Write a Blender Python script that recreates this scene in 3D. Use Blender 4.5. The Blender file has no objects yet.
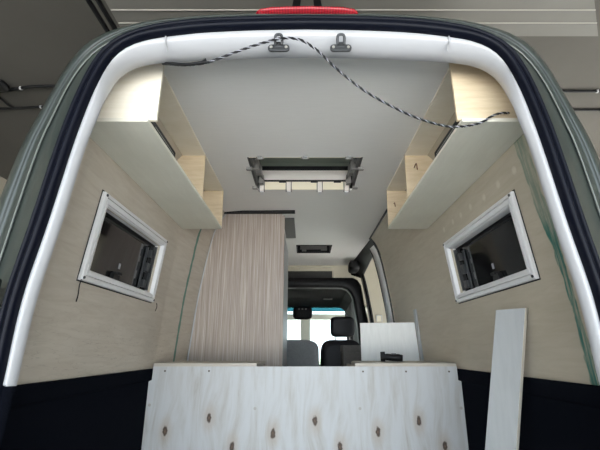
import bpy, bmesh, math, random
from mathutils import Vector, Matrix
random.seed(4)
PI = math.pi
S = bpy.context.scene
COL = S.collection
LIFT = 1.5            # camera height above the garage floor; coordinates below are relative to it

# ------------------------------------------------------------------ helpers
ORG = {}
ROOTS = []

def empty(name, loc, label=None, cat=None, group=None, kind=None):
    o = bpy.data.objects.new(name, None)
    o.empty_display_size = 0.1
    COL.objects.link(o)
    o.location = loc
    ORG[o] = Vector(loc)
    ROOTS.append(o)
    tag(o, label, cat, group, kind)
    return o

def tag(o, label=None, cat=None, group=None, kind=None):
    if label: o['label'] = label
    if cat: o['category'] = cat
    if group: o['group'] = group
    if kind: o['kind'] = kind
    return o

def obj(name, bm, mat, parent=None, smooth=False, bevel=0, solid=0, base=None, seg=2, angle=None):
    """bm in camera-relative coordinates -> one mesh object."""
    bmesh.ops.remove_doubles(bm, verts=bm.verts, dist=1e-6)
    if parent is not None:
        org = ORG[parent]
    else:
        xs = [v.co for v in bm.verts]
        if base is None:
            lo = Vector((min(v.x for v in xs), min(v.y for v in xs), min(v.z for v in xs)))
            hi = Vector((max(v.x for v in xs), max(v.y for v in xs), max(v.z for v in xs)))
            base = Vector(((lo.x + hi.x) / 2, (lo.y + hi.y) / 2, lo.z))
        org = Vector(base)
    for v in bm.verts: v.co -= org
    me = bpy.data.meshes.new(name)
    bm.to_mesh(me); bm.free()
    me.materials.append(mat)
    o = bpy.data.objects.new(name, me)
    COL.objects.link(o)
    ORG[o] = org
    if parent is not None:
        o.parent = parent
    else:
        o.location = org; ROOTS.append(o)
    if smooth:
        for p in me.polygons: p.use_smooth = True
    if solid:
        m = o.modifiers.new('s', 'SOLIDIFY'); m.thickness = solid; m.offset = -1
    if bevel:
        m = o.modifiers.new('b', 'BEVEL'); m.width = bevel; m.segments = seg; m.limit_method = 'ANGLE'
        m.angle_limit = math.radians(35)
        if smooth:
            m.harden_normals = False
    return o

def struct(name, bm, mat, label=None, **k):
    o = obj(name, bm, mat, **k)
    return tag(o, label, None, None, 'structure')

def B(): return bmesh.new()

def box(bm, x0, x1, y0, y1, z0, z1):
    vs = [bm.verts.new((x, y, z)) for z in (z0, z1) for y in (y0, y1) for x in (x0, x1)]
    for f in ((0,2,3,1),(4,5,7,6),(0,1,5,4),(2,6,7,3),(0,4,6,2),(1,3,7,5)):
        bm.faces.new([vs[i] for i in f])
    return vs

def bx(*a):
    bm = B(); box(bm, *a); return bm

def prism(bm, pts, vec):
    """polygon pts (list of 3D) extruded by vec"""
    vec = Vector(vec)
    a = [bm.verts.new(p) for p in pts]
    b = [bm.verts.new(Vector(p) + vec) for p in pts]
    n = len(pts)
    f1 = bm.faces.new(a); f2 = bm.faces.new(b[::-1])
    for i in range(n):
        j = (i + 1) % n
        bm.faces.new([a[j], a[i], b[i], b[j]])
    bmesh.ops.recalc_face_normals(bm, faces=bm.faces)

def pr(pts, vec):
    bm = B(); prism(bm, pts, vec); return bm

def grid_loft(bm, rings, closed=False, skip=None):
    """rings: list of point lists; faces between. skip(i,j)->True leaves a hole"""
    V = [[bm.verts.new(p) for p in r] for r in rings]
    n = len(rings[0])
    for i in range(len(V) - 1):
        for j in range(n if closed else n - 1):
            if skip and skip(i, j): continue
            k = (j + 1) % n
            bm.faces.new([V[i][j], V[i][k], V[i + 1][k], V[i + 1][j]])
    return V

def catmull(pts, n=8, closed=False):
    P = [Vector(p) for p in pts]; out = []
    m = len(P)
    for i in range(m if closed else m - 1):
        p1, p2 = P[i], P[(i + 1) % m]
        p0 = P[i - 1] if (i > 0 or closed) else p1 * 2 - p2
        p3 = P[(i + 2) % m] if (i + 2 < m or closed) else p2 * 2 - p1
        for k in range(n):
            t = k / n
            out.append(0.5 * ((2 * p1) + (-p0 + p2) * t + (2 * p0 - 5 * p1 + 4 * p2 - p3) * t * t + (-p0 + 3 * p1 - 3 * p2 + p3) * t ** 3))
    if not closed: out.append(P[-1])
    return out

def tube(bm, pts, r, sides=8, caps=True):
    P = [Vector(p) for p in pts]
    prev = None; rings = []
    for i, p in enumerate(P):
        d = (P[min(i + 1, len(P) - 1)] - P[max(i - 1, 0)]).normalized()
        if prev is None:
            u = d.orthogonal().normalized()
        else:
            u = (prev - d * prev.dot(d)).normalized()
        prev = u
        w = d.cross(u)
        rr = r[i] if isinstance(r, (list, tuple)) else r
        rings.append([p + (u * math.cos(2 * PI * k / sides) + w * math.sin(2 * PI * k / sides)) * rr for k in range(sides)])
    V = grid_loft(bm, rings, closed=True)
    if caps:
        bm.faces.new(V[0][::-1]); bm.faces.new(V[-1])

def tb(pts, r, sides=8):
    bm = B(); tube(bm, pts, r, sides); return bm

def cyl(bm, c, axis, r, h, sides=16):
    a = Vector(axis).normalized()
    tube(bm, [Vector(c), Vector(c) + a * h], r, sides)

def rounded_rect(w, h, r, n=5):
    out = []
    for cx, cy, a0 in ((w/2-r, h/2-r, 0), (-w/2+r, h/2-r, PI/2), (-w/2+r, -h/2+r, PI), (w/2-r, -h/2+r, 1.5*PI)):
        for k in range(n + 1):
            a = a0 + PI/2 * k / n
            out.append((cx + r*math.cos(a), cy + r*math.sin(a)))
    return out

def pillow(bm, c, sx, sy, sz, e=0.35, n=10, m=20):
    """superellipsoid cushion"""
    def sp(t, p): return math.copysign(abs(t) ** p, t)
    rings = []
    for i in range(1, n):
        a = -PI/2 + PI * i / n
        rings.append([(c[0] + sx/2 * sp(math.cos(a), e) * sp(math.cos(b), e),
                       c[1] + sy/2 * sp(math.cos(a), e) * sp(math.sin(b), e),
                       c[2] + sz/2 * sp(math.sin(a), e)) for b in [2*PI*k/m for k in range(m)]])
    V = grid_loft(bm, rings, closed=True)
    bm.faces.new(V[0][::-1]); bm.faces.new(V[-1])

def lerp(a, b, t): return a + (b - a) * t
def interp(tab, x):
    if x <= tab[0][0]: return tab[0][1]
    for (a, va), (b, vb) in zip(tab, tab[1:]):
        if x <= b: return va + (vb - va) * (x - a) / (b - a)
    return tab[-1][1]

# ------------------------------------------------------------------ materials
def mat(name, col, rough=0.5, metal=0.0, spec=0.5, coat=0.0):
    m = bpy.data.materials.new(name); m.use_nodes = True
    b = m.node_tree.nodes['Principled BSDF']
    b.inputs['Base Color'].default_value = (*col, 1)
    b.inputs['Roughness'].default_value = rough
    b.inputs['Metallic'].default_value = metal
    b.inputs['Specular IOR Level'].default_value = spec
    if coat: b.inputs['Coat Weight'].default_value = coat
    return m

class NT:
    """tiny node-graph helper"""
    def __init__(s, m):
        s.m = m; s.t = m.node_tree; s.n = s.t.nodes; s.b = s.n['Principled BSDF']
    def new(s, typ, **k):
        n = s.n.new(typ)
        for a, v in k.items(): setattr(n, a, v)
        return n
    def link(s, a, b): s.t.links.new(a, b)
    def coords(s, scale=(1,1,1), loc=(0,0,0), rot=(0,0,0)):
        g = s.new('ShaderNodeNewGeometry')
        mp = s.new('ShaderNodeMapping')
        mp.inputs['Scale'].default_value = scale; mp.inputs['Location'].default_value = loc; mp.inputs['Rotation'].default_value = rot
        s.link(g.outputs['Position'], mp.inputs['Vector'])
        return mp.outputs['Vector']
    def objcoords(s, scale=(1,1,1)):
        g = s.new('ShaderNodeTexCoord')
        mp = s.new('ShaderNodeMapping'); mp.inputs['Scale'].default_value = scale
        s.link(g.outputs['Object'], mp.inputs['Vector'])
        return mp.outputs['Vector']
    def noise(s, vec, scale=5, detail=4, rough=0.5, dist=0.0):
        n = s.new('ShaderNodeTexNoise'); n.inputs['Scale'].default_value = scale
        n.inputs['Detail'].default_value = detail; n.inputs['Roughness'].default_value = rough; n.inputs['Distortion'].default_value = dist
        s.link(vec, n.inputs['Vector']); return n.outputs['Fac']
    def ramp(s, fac, stops):
        r = s.new('ShaderNodeValToRGB'); cr = r.color_ramp
        while len(cr.elements) > 1: cr.elements.remove(cr.elements[-1])
        cr.elements[0].position = stops[0][0]; cr.elements[0].color = (*stops[0][1], 1)
        for p, c in stops[1:]:
            e = cr.elements.new(p); e.color = (*c, 1)
        s.link(fac, r.inputs['Fac']); return r.outputs['Color']
    def math(s, op, a, b=None, clamp=False):
        n = s.new('ShaderNodeMath', operation=op); n.use_clamp = clamp
        for i, v in enumerate((a, b)):
            if v is None: continue
            if isinstance(v, (int, float)): n.inputs[i].default_value = v
            else: s.link(v, n.inputs[i])
        return n.outputs[0]
    def smooth(s, v, lo, hi, inv=False):
        n = s.new('ShaderNodeMapRange', interpolation_type='SMOOTHSTEP')
        n.inputs['From Min'].default_value = lo; n.inputs['From Max'].default_value = hi
        if inv: n.inputs['To Min'].default_value = 1; n.inputs['To Max'].default_value = 0
        s.link(v, n.inputs['Value']); return n.outputs[0]
    def mix(s, fac, a, b, mode='MIX'):
        n = s.new('ShaderNodeMix', data_type='RGBA', blend_type=mode)
        if isinstance(fac, (int, float)): n.inputs[0].default_value = fac
        else: s.link(fac, n.inputs[0])
        for i, v in ((6, a), (7, b)):
            if isinstance(v, tuple): n.inputs[i].default_value = (*v, 1)
            else: s.link(v, n.inputs[i])
        return n.outputs[2]
    def color(s, c): s.link(c, s.b.inputs['Base Color'])
    def bump(s, fac, strength=0.2, dist=0.002):
        n = s.new('ShaderNodeBump'); n.inputs['Strength'].default_value = strength; n.inputs['Distance'].default_value = dist
        s.link(fac, n.inputs['Height']); s.link(n.outputs[0], s.b.inputs['Normal'])
    def xyz(s):
        g = s.new('ShaderNodeNewGeometry'); x = s.new('ShaderNodeSeparateXYZ')
        s.link(g.outputs['Position'], x.inputs[0])
        return x.outputs[0], x.outputs[1], s.math('SUBTRACT', x.outputs[2], LIFT)

def wood(name, c0, c1, stretch, rough=0.55, scale=6.0, spec=0.3):
    """stretched-noise grain; stretch = per-axis frequency"""
    m = mat(name, c0, rough, spec=spec); g = NT(m)
    n1 = g.noise(g.coords(stretch), scale, 5, 0.6, 0.6)
    n2 = g.noise(g.coords((1.3, 1.3, 1.3)), 2.2, 3, 0.5)
    c = g.ramp(n1, [(0.3, c1), (0.65, c0)])
    c = g.mix(g.math('MULTIPLY', g.smooth(n2, 0.35, 0.7), 0.35), c, tuple(0.86 * v for v in c1))
    g.color(c); g.bump(n1, 0.06, 0.001)
    return m

M = {}
M['birch'] = wood('birch plywood', (0.71, 0.585, 0.415), (0.60, 0.475, 0.315), (1.2, 2.5, 9))
M['birch_pale'] = wood('pale birch plywood', (0.88, 0.82, 0.71), (0.81, 0.74, 0.61), (1.2, 2.5, 9))
M['film'] = wood('grey coated plywood', (0.80, 0.785, 0.68), (0.76, 0.74, 0.635), (7, 1.0, 7), rough=0.5)
M['edge'] = mat('pale cut plywood edge', (0.74, 0.70, 0.60), 0.6)
M['plank'] = wood('white faced plank', (0.42, 0.43, 0.435), (0.385, 0.395, 0.40), (8, 8, 1.0), rough=0.45)
M['board'] = wood('white washed board', (0.90, 0.90, 0.88), (0.83, 0.83, 0.81), (9, 9, 1.2), rough=0.5)
M['slab'] = wood('bench top plywood', (0.58, 0.53, 0.46), (0.48, 0.43, 0.36), (1.2, 8, 8))
M['white'] = mat('white painted steel', (0.44, 0.44, 0.455), 0.28, coat=0.3)
M['frame_white'] = mat('white window profile', (0.74, 0.73, 0.735), 0.35)
M['black'] = mat('black plastic', (0.008, 0.008, 0.009), 0.5, spec=0.3)
M['black_matt'] = mat('matt black trim', (0.010, 0.010, 0.012), 0.75)
M['dark_metal'] = mat('dark grey metal', (0.06, 0.062, 0.065), 0.42, 0.5)
M['mech'] = mat('grey plastic fittings', (0.22, 0.21, 0.20), 0.5)
M['clip'] = mat('pale grey clip plastic', (0.45, 0.45, 0.455), 0.4)
M['steel'] = mat('zinc plated screw', (0.42, 0.40, 0.37), 0.5, 0.5)
M['rust'] = mat('dark screw head', (0.10, 0.08, 0.06), 0.5, 0.3)
M['cream'] = mat('cream board', (0.60, 0.55, 0.44), 0.6)
M['liner_white'] = mat('skylight liner white', (0.90, 0.84, 0.79), 0.5)
M['liner_cream'] = mat('cut roof liner cream', (0.92, 0.84, 0.66), 0.6)
M['plate_grey'] = mat('dark grey plate', (0.085, 0.08, 0.077), 0.6)
M['shelf_dark'] = mat('dark grey shelf recess', (0.05, 0.05, 0.048), 0.7)
M['wire_white'] = mat('white insulation', (0.36, 0.36, 0.40), 0.4)
M['wire_red'] = mat('brown insulation', (0.16, 0.06, 0.03), 0.5)

m = mat('rubber seal', (0.0025, 0.0035, 0.009), 0.45, spec=0.16); M['rubber'] = m
m = mat('grey green metallic paint', (0.055, 0.061, 0.052), 0.40, 0.0, spec=0.4, coat=0.35); M['paint'] = m
g = NT(m); n = g.noise(g.coords((1,1,1)), 900, 1); g.color(g.ramp(n, [(0.3, (0.033, 0.042, 0.038)), (0.7, (0.042, 0.052, 0.047))]))

# brake lamp lens
m = mat('red lamp lens', (0.32, 0.004, 0.012), 0.12, coat=0.5); M['red'] = m
g = NT(m); w = g.new('ShaderNodeTexWave'); w.inputs['Scale'].default_value = 30; g.link(g.coords(), w.inputs['Vector'])
g.color(g.ramp(w.outputs['Fac'], [(0.2, (0.26, 0.003, 0.012)), (0.8, (0.40, 0.008, 0.02))]))

# ceiling lining
m = mat('pale grey ceiling lining', (0.70, 0.685, 0.67), 0.55, spec=0.3); M['ceil'] = m
g = NT(m); n = g.noise(g.coords((2, 60, 1)), 5, 4, 0.6)
g.color(g.ramp(n, [(0.3, (0.75, 0.735, 0.71)), (0.7, (0.79, 0.775, 0.75))]))

# carpet
m = mat('black carpet', (0.006, 0.007, 0.011), 1.0, spec=0.03); M['carpet'] = m
g = NT(m); n = g.noise(g.coords(), 420, 2, 0.7); n2 = g.noise(g.coords(), 9, 3)
c = g.ramp(n, [(0.3, (0.0025, 0.0032, 0.0055)), (0.75, (0.008, 0.0095, 0.015))])
g.color(g.mix(g.math('MULTIPLY', n2, 0.5), c, (0.005, 0.006, 0.010))); g.bump(n, 0.8, 0.004)

# wardrobe veneer
m = mat('grey brown line veneer', (0.4, 0.33, 0.28), 0.45, spec=0.3); M['veneer'] = m
g = NT(m); n = g.noise(g.coords((75, 75, 0.7)), 2.4, 5, 0.6); n2 = g.noise(g.coords((170, 170, 2.2)), 1.8, 3, 0.6)
mixn = g.math('ADD', g.math('MULTIPLY', n, 0.6), g.math('MULTIPLY', n2, 0.4))
g.color(g.ramp(mixn, [(0.34, (0.235, 0.185, 0.155)), (0.47, (0.36, 0.298, 0.255)), (0.53, (0.41, 0.345, 0.30)), (0.64, (0.55, 0.49, 0.44))]))

# side wall plywood
def wall_mat(name, right):
    m = mat(name, (0.5, 0.43, 0.34), 0.6, spec=0.3); g = NT(m)
    n1 = g.noise(g.coords((1, 0.9, 7)), 5, 5, 0.6, 0.8)
    n2 = g.noise(g.coords((1, 1, 1.6)), 1.8, 3, 0.5)
    if right: a, b = (0.51, 0.455, 0.365), (0.46, 0.405, 0.315)
    else:     a, b = (0.55, 0.495, 0.42), (0.48, 0.42, 0.345)
    c = g.ramp(n1, [(0.32, b), (0.62, a)])
    c = g.mix(g.math('MULTIPLY', g.smooth(n2, 0.4, 0.7), 0.3), c, tuple(0.82 * v for v in b))
    x, y, z = g.xyz()
    if right:
        # green filler / primer brushed beside the rear pillar
        wob = g.math('MULTIPLY', g.math('SUBTRACT', g.noise(g.coords((1, 1, 1)), 9, 3), 0.5), 0.05)
        d = g.math('ABSOLUTE', g.math('SUBTRACT', g.math('ADD', y, wob), g.math('ADD', 1.338, g.math('MULTIPLY', z, 0.048))))
        wid = g.math('ADD', g.math('MULTIPLY', g.noise(g.coords((0, 0, 1)), 7, 2), 0.036), g.math('MULTIPLY', g.smooth(z, 0.35, 0.5), 0.018))
        band = g.smooth(g.math('SUBTRACT', d, wid), -0.004, 0.003, inv=True)
        streak = g.smooth(g.noise(g.coords((1, 30, 2.5)), 3, 4, 0.6), 0.30, 0.62)
        up = g.smooth(z, 0.38, 0.52)
        dens = g.math('MULTIPLY', band, g.math('ADD', g.math('MULTIPLY', streak, 0.75), 0.25))
        c = g.mix(g.math('MULTIPLY', dens, g.math('SUBTRACT', 1.0, g.math('MULTIPLY', up, 0.45))), c, (0.035, 0.16, 0.13))
        # pale filler dabs over the screw holes above the window
        tot = None
        for (sy, sz) in ((1.46, 0.685), (1.60, 0.684), (1.745, 0.68), (1.90, 0.69), (2.03, 0.69), (2.15, 0.69), (2.30, 0.69)):
            dy = g.math('MULTIPLY', g.math('SUBTRACT', y, sy), 1.0); dz = g.math('SUBTRACT', z, sz)
            dd = g.math('SQRT', g.math('ADD', g.math('MULTIPLY', dy, dy), g.math('MULTIPLY', dz, dz)))
            s_ = g.smooth(dd, 0.008, 0.022, inv=True)
            tot = s_ if tot is None else g.math('MAXIMUM', tot, s_)
        c = g.mix(g.math('MULTIPLY', tot, 0.5), c, (0.66, 0.62, 0.53))
    else:
        # green sealed seam between two sheets
        wob = g.math('MULTIPLY', g.math('SUBTRACT', g.noise(g.coords((0, 0, 1)), 12, 3), 0.5), 0.02)
        d = g.math('ABSOLUTE', g.math('SUBTRACT', g.math('ADD', y, wob), 2.83))
        wid = g.math('ADD', g.math('MULTIPLY', g.noise(g.coords((0, 0, 1)), 16, 2), 0.018), 0.006)
        band = g.smooth(g.math('SUBTRACT', d, wid), -0.004, 0.004, inv=True)
        c = g.mix(g.math('MULTIPLY', band, 0.85), c, (0.055, 0.19, 0.15))
        # pencil marks low on the sheet
        n3 = g.noise(g.coords((1, 1.2, 9)), 6, 2)
        line = g.math('MULTIPLY', g.smooth(g.math('ABSOLUTE', g.math('SUBTRACT', n3, 0.5)), 0.0, 0.012, inv=True), g.smooth(z, 0.0, 0.3, inv=True))
        c = g.mix(g.math('MULTIPLY', line, 0.35), c, (0.2, 0.17, 0.14))
    g.color(c); g.bump(n1, 0.05, 0.001)
    return m
M['wall_l'] = wall_mat('plywood lining with green seam', False)
M['wall_r'] = wall_mat('plywood lining with green primer', True)

# plywood front panel with knots
PY = 2.47
KNOTS = [(165,431),(209,418),(232,447),(273,434),(315,421),(378,432),(419,421),(340,447),(445,446)]
CP, SP = math.cos(math.radians(17.35)), math.sin(math.radians(17.35))
def panel_xz(px, py):     # where a mark seen on the panel sits on it
    u = (px - 305) / 400; v = (225 - py) / 400
    f = CP - v * SP; up = SP + v * CP
    return PY * u / f, PY * up / f
m = mat('knotty plywood sheet', (0.6, 0.58, 0.53), 0.6, spec=0.3); g = NT(m); M['knotty'] = m
x, y, z = g.xyz()
near = None; core = None
for (px, py) in KNOTS:
    kx, kz = panel_xz(px, py)
    dx = g.math('SUBTRACT', x, kx); dz = g.math('MULTIPLY', g.math('SUBTRACT', z, kz), 0.5)
    d2 = g.math('SQRT', g.math('ADD', g.math('MULTIPLY', dx, dx), g.math('MULTIPLY', dz, dz)))
    near = d2 if near is None else g.math('MINIMUM', near, d2)
bend = g.math('MULTIPLY', g.smooth(near, 0.0, 0.11, inv=True), 1.0)
gv = g.new('ShaderNodeCombineXYZ')
g.link(g.math('ADD', g.math('MULTIPLY', x, 9), g.math('MULTIPLY', bend, 0.35)), gv.inputs[0]); g.link(g.math('MULTIPLY', z, 1.1), gv.inputs[2])
grain = g.noise(gv.outputs[0], 2.6, 6, 0.62, 0.35)
c = g.ramp(grain, [(0.28, (0.41, 0.385, 0.36)), (0.42, (0.49, 0.485, 0.475)), (0.55, (0.535, 0.54, 0.545)), (0.75, (0.56, 0.57, 0.58))])
rim = g.math('ADD', near, g.math('MULTIPLY', g.math('SUBTRACT', g.noise(g.coords(), 60, 2), 0.5), 0.012))
c = g.mix(g.math('MULTIPLY', g.smooth(rim, 0.008, 0.055, inv=True), 0.5), c, (0.40, 0.31, 0.23))
c = g.mix(g.math('MULTIPLY', g.smooth(rim, 0.009, 0.016, inv=True), 0.93), c, (0.055, 0.032, 0.022))
c = g.mix(g.math('MULTIPLY', g.smooth(rim, 0.0, 0.006, inv=True), 0.35), c, (0.33, 0.22, 0.14))
g.color(c); g.bump(grain, 0.05, 0.001)

# dark tinted pane
M['tint'] = mat('dark tinted acrylic', (0.006, 0.006, 0.007), 0.06, spec=0.5)
def glass(name, tint, rough=0.02, gl=0.08):
    m = bpy.data.materials.new(name); m.use_nodes = True; t = m.node_tree; t.nodes.clear()
    o = t.nodes.new('ShaderNodeOutputMaterial'); tr = t.nodes.new('ShaderNodeBsdfTransparent'); gs = t.nodes.new('ShaderNodeBsdfGlossy')
    tr.inputs[0].default_value = (*tint, 1); gs.inputs['Roughness'].default_value = rough
    mx = t.nodes.new('ShaderNodeMixShader'); mx.inputs[0].default_value = gl
    t.links.new(tr.outputs[0], mx.inputs[1]); t.links.new(gs.outputs[0], mx.inputs[2])
    t.links.new(mx.outputs[0], o.inputs[0]); return m
M['dome'] = glass('green grey acrylic dome', (0.34, 0.40, 0.33))
t_ = M['dome'].node_tree; out = t_.nodes['Material Output']; src = out.inputs[0].links[0].from_socket
df = t_.nodes.new('ShaderNodeBsdfDiffuse'); df.inputs[0].default_value = (0.50, 0.54, 0.46, 1)
mx = t_.nodes.new('ShaderNodeMixShader'); mx.inputs[0].default_value = 0.7
t_.links.new(src, mx.inputs[1]); t_.links.new(df.outputs[0], mx.inputs[2]); t_.links.new(mx.outputs[0], out.inputs[0])
M['screen'] = glass('clear windscreen', (0.88, 0.93, 0.90))
M['screen_band'] = glass('teal windscreen band', (0.015, 0.075, 0.09))
M['clear'] = glass('clear window glass', (0.93, 0.95, 0.93))

# garage
def rough_mat(name, a, b, scale=3, rough=0.8):
    m = mat(name, a, rough, spec=0.25); g = NT(m)
    n = g.noise(g.coords(), scale, 5, 0.6); g.color(g.ramp(n, [(0.3, b), (0.7, a)])); return m
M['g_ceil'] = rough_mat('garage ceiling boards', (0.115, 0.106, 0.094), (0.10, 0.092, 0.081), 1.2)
M['g_wall'] = rough_mat('cream garage wall', (0.40, 0.365, 0.295), (0.375, 0.34, 0.27), 1.5)
M['sash'] = mat('cream painted sash', (0.78, 0.76, 0.68), 0.5)
M['g_floor'] = rough_mat('concrete floor', (0.55, 0.545, 0.54), (0.48, 0.475, 0.47), 2.5)
M['yard'] = rough_mat('pale yard paving', (0.62, 0.61, 0.59), (0.56, 0.55, 0.53), 2.0)
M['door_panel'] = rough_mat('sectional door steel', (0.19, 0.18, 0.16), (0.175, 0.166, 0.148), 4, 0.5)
M['door_line'] = mat('pale panel joint', (0.34, 0.32, 0.28), 0.5)
M['leaf'] = rough_mat('shrub leaves', (0.30, 0.42, 0.22), (0.18, 0.28, 0.12), 12)
M['seat_grey'] = rough_mat('grey seat cover cloth', (0.22, 0.23, 0.245), (0.18, 0.19, 0.205), 60)
M['seat_black'] = mat('black seat leather', (0.008, 0.008, 0.010), 0.42, spec=0.25)
M['bin'] = rough_mat('dark grey felt', (0.17, 0.16, 0.15), (0.13, 0.125, 0.118), 40)
M['vinyl'] = rough_mat('grey floor vinyl', (0.16, 0.155, 0.15), (0.12, 0.115, 0.11), 8)

# ------------------------------------------------------------------ section of the van
PA = [(-0.84,.91),(-.1,.904),(.27,.885),(.45,.864),(.63,.842),(.79,.822),(.90,.79),(.98,.755),(1.03,.715),(1.06,.685)]
PB = [(-0.84,.872),(-.1,.865),(.377,.822),(.64,.783),(.80,.754),(.916,.728),(1.0,.690),(1.06,.645)]
CEIL = 1.06
FLOOR = -0.84
def wx(z, y, side=-1):
    t = min(1, max(0, (y - 2.55) / (0.5 if side < 0 else 1.3)))
    return lerp(interp(PA, z), interp(PB, z), t)

def wall(side, y0, y1, hole):
    bm = B()
    hy0, hy1, hz0, hz1 = hole
    ys = sorted({y0, hy0, hy1, 2.55, 2.68, 2.8, 2.93, 3.05, 3.4, y1, 1.3, 1.42})
    ys = [y for y in ys if y0 <= y <= y1]
    zs = sorted({-.84, -.5, -.1, .1, hz0, .36, .45, .53, hz1, .70, .79, .85, .90, .94, .98, 1.005, 1.03, 1.045, 1.06})
    rings = [[(side * wx(z, y, side), y, z) for z in zs] for y in ys]
    def skip(i, j): return ys[i] >= hy0 - 1e-6 and ys[i+1] <= hy1 + 1e-6 and zs[j] >= hz0 - 1e-6 and zs[j+1] <= hz1 + 1e-6
    grid_loft(bm, rings, skip=skip)
    # normals towards the room
    bm.normal_update()
    f = max(bm.faces, key=lambda f: f.calc_area())
    if f.normal.x * side > 0: bmesh.ops.reverse_faces(bm, faces=bm.faces)
    return bm

HOLE_L = (1.60, 2.27, .31, .58)
HOLE_R = (1.55, 2.27, .305, .565)
struct('wall_left', wall(-1, 1.215, 5.12, HOLE_L), M['wall_l'], 'plywood lined left side wall of the van with a green sealed seam', solid=0.012)
struct('wall_right', wall(1, 1.215, 3.80, HOLE_R), M['wall_r'], 'plywood lined right side wall of the van with brushed green primer', solid=0.012)

# ceiling with two cut-outs
SKY = (-.335, .335, 2.083, 2.58)
VENT = (-.085, .28, 4.105, 4.45)
bm = B()
xs = sorted({-.70, SKY[0], VENT[0], VENT[1], SKY[1], .70}); ys = sorted({1.215, SKY[2], SKY[3], 3.05, VENT[2], VENT[3], 5.18})
def skip(i, j):
    for h in (SKY, VENT):
        if xs[j] >= h[0]-1e-6 and xs[j+1] <= h[1]+1e-6 and ys[i] >= h[2]-1e-6 and ys[i+1] <= h[3]+1e-6: return True
grid_loft(bm, [[(x, y, CEIL) for x in xs] for y in ys], skip=skip)
bm.normal_update()
if list(bm.faces)[0].normal.z > 0: bmesh.ops.reverse_faces(bm, faces=bm.faces)
struct('ceiling', bm, M['ceil'], 'pale grey lined ceiling inside the van', solid=0.012)
struct('floor', bx(-.90, .90, 1.12, 6.7, FLOOR - .03, FLOOR), M['vinyl'], 'grey vinyl floor of the van')

# black carpet on the lower side walls
for i, s in enumerate((-1, 1)):
    bm = B()
    sec = [(.903, -.84), (.903, -.17), (.890, -.165), (.886, -.105), (.915, -.105), (.918, -.84)]
    if s == 1: sec = sec[::-1]
    prism(bm, [(s * x, 1.215, z) for x, z in sec], (0, 2.155, 0))
    # the carpet wraps round the rear pillar
    struct('trim_%d' % (i + 1), bm, M['carpet'], 'black carpet lining the lower %s side wall of the van' % ('left' if s < 0 else 'right'), bevel=0.004)

# ------------------------------------------------------------------ van body round the rear opening
van = empty('van', (0, 1.1, -1.0), 'grey green van seen into its open rear, with white door frame', 'van')
CX = 308
def deepness(z):
    k = min(1, max(0, (z - .74) / .16)); return k * k * (3 - 2 * k)
def ring(pts, Y, deep=0.0):
    """half contour (half width px, py) of the opening as it stands in the rear plane -> full symmetric ring left to right"""
    half = []
    for hw, py in pts:
        u = hw / 400.0; v = (225 - py) / 400.0
        f = CP - v * SP; up = SP + v * CP
        t = Y / f
        for _ in range(6): t = (Y + deep * deepness(up * t)) / f
        half.append((u * t, up * t))
    # low end continues straight down to the sill
    (xa, za), (xb, zb) = half[0], half[1]
    k = (xb - xa) / (zb - za)
    low = [(half[0][0] - k * .3 * (half[0][1] + .40), -.40), (half[0][0] - k * .3 * (half[0][1] + .40), -.78)]
    return low + half
IN = [(291.5,386),(271,300),(246,225),(222.5,150),(209.5,117),(202.5,101),(193,85),(181,73.5),(165,66.5),(142,63),(100,60.5),(50,58.5),(0,58)]
WH = [(305,386),(285.5,300),(260,225),(235.5,150),(222,113),(211.5,88),(198,64),(184,50),(164,41.5),(138,37),(100,33),(50,30.8),(0,30)]
SE = [(321,386),(301,300),(276,225),(251,150),(237,113),(222,80),(206,55),(190,42),(166,32),(141,26),(100,21.5),(50,19.8),(0,19)]
CR = [(342,386),(320,300),(296,225),(270,150),(255,117),(237,82),(218,57),(199,43),(174,31),(146,24),(100,18.5),(50,16.8),(0,16)]
OU = [(372,386),(345,300),(318,225),(288,150),(271,118),(255,90),(240,65),(222,44.5),(200,32),(172,23.5),(145,19),(100,15),(50,13.5),(0,13)]
def resample(half, n=56, low=12):
    P = catmull([(x, 0, z) for x, z in half[2:]], 10)
    d = [0]
    for a, b in zip(P, P[1:]): d.append(d[-1] + (b - a).length)
    out = []
    for k in range(n):
        s = d[-1] * k / (n - 1)
        i = max(j for j in range(len(d)) if d[j] <= s + 1e-9); i = min(i, len(P) - 2)
        t = (s - d[i]) / max(1e-9, d[i+1] - d[i])
        p = P[i].lerp(P[i+1], t); out.append((p.x, p.z))
    return [half[1]] + [half[0]] + out

def full(half, Y):
    """right half bottom->top mirrored to a left-bottom .. right-bottom line"""
    L = [(-x + .0, Y, z) for x, z in half]
    R = [(x, Y, z) for x, z in half][::-1]
    dx = .0075 * 1.1
    return [(x + dx, y, z) for x, y, z in (L + R[1:])]
DEEP = .05
rIN = resample(ring(IN, 1.130, DEEP)); rWH = resample(ring(WH, 1.105)); rSE = resample(ring(SE, 1.105)); rCR = resample(ring(CR, 1.115)); rOU = resample(ring(OU, 1.20))
rIN0 = [(lerp(a[0], b[0], .30), lerp(a[1], b[1], .30)) for a, b in zip(rIN, rWH)]
rHOLLOW = [(lerp(a[0], b[0], .52), lerp(a[1], b[1], .52)) for a, b in zip(rIN, rWH)]

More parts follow.
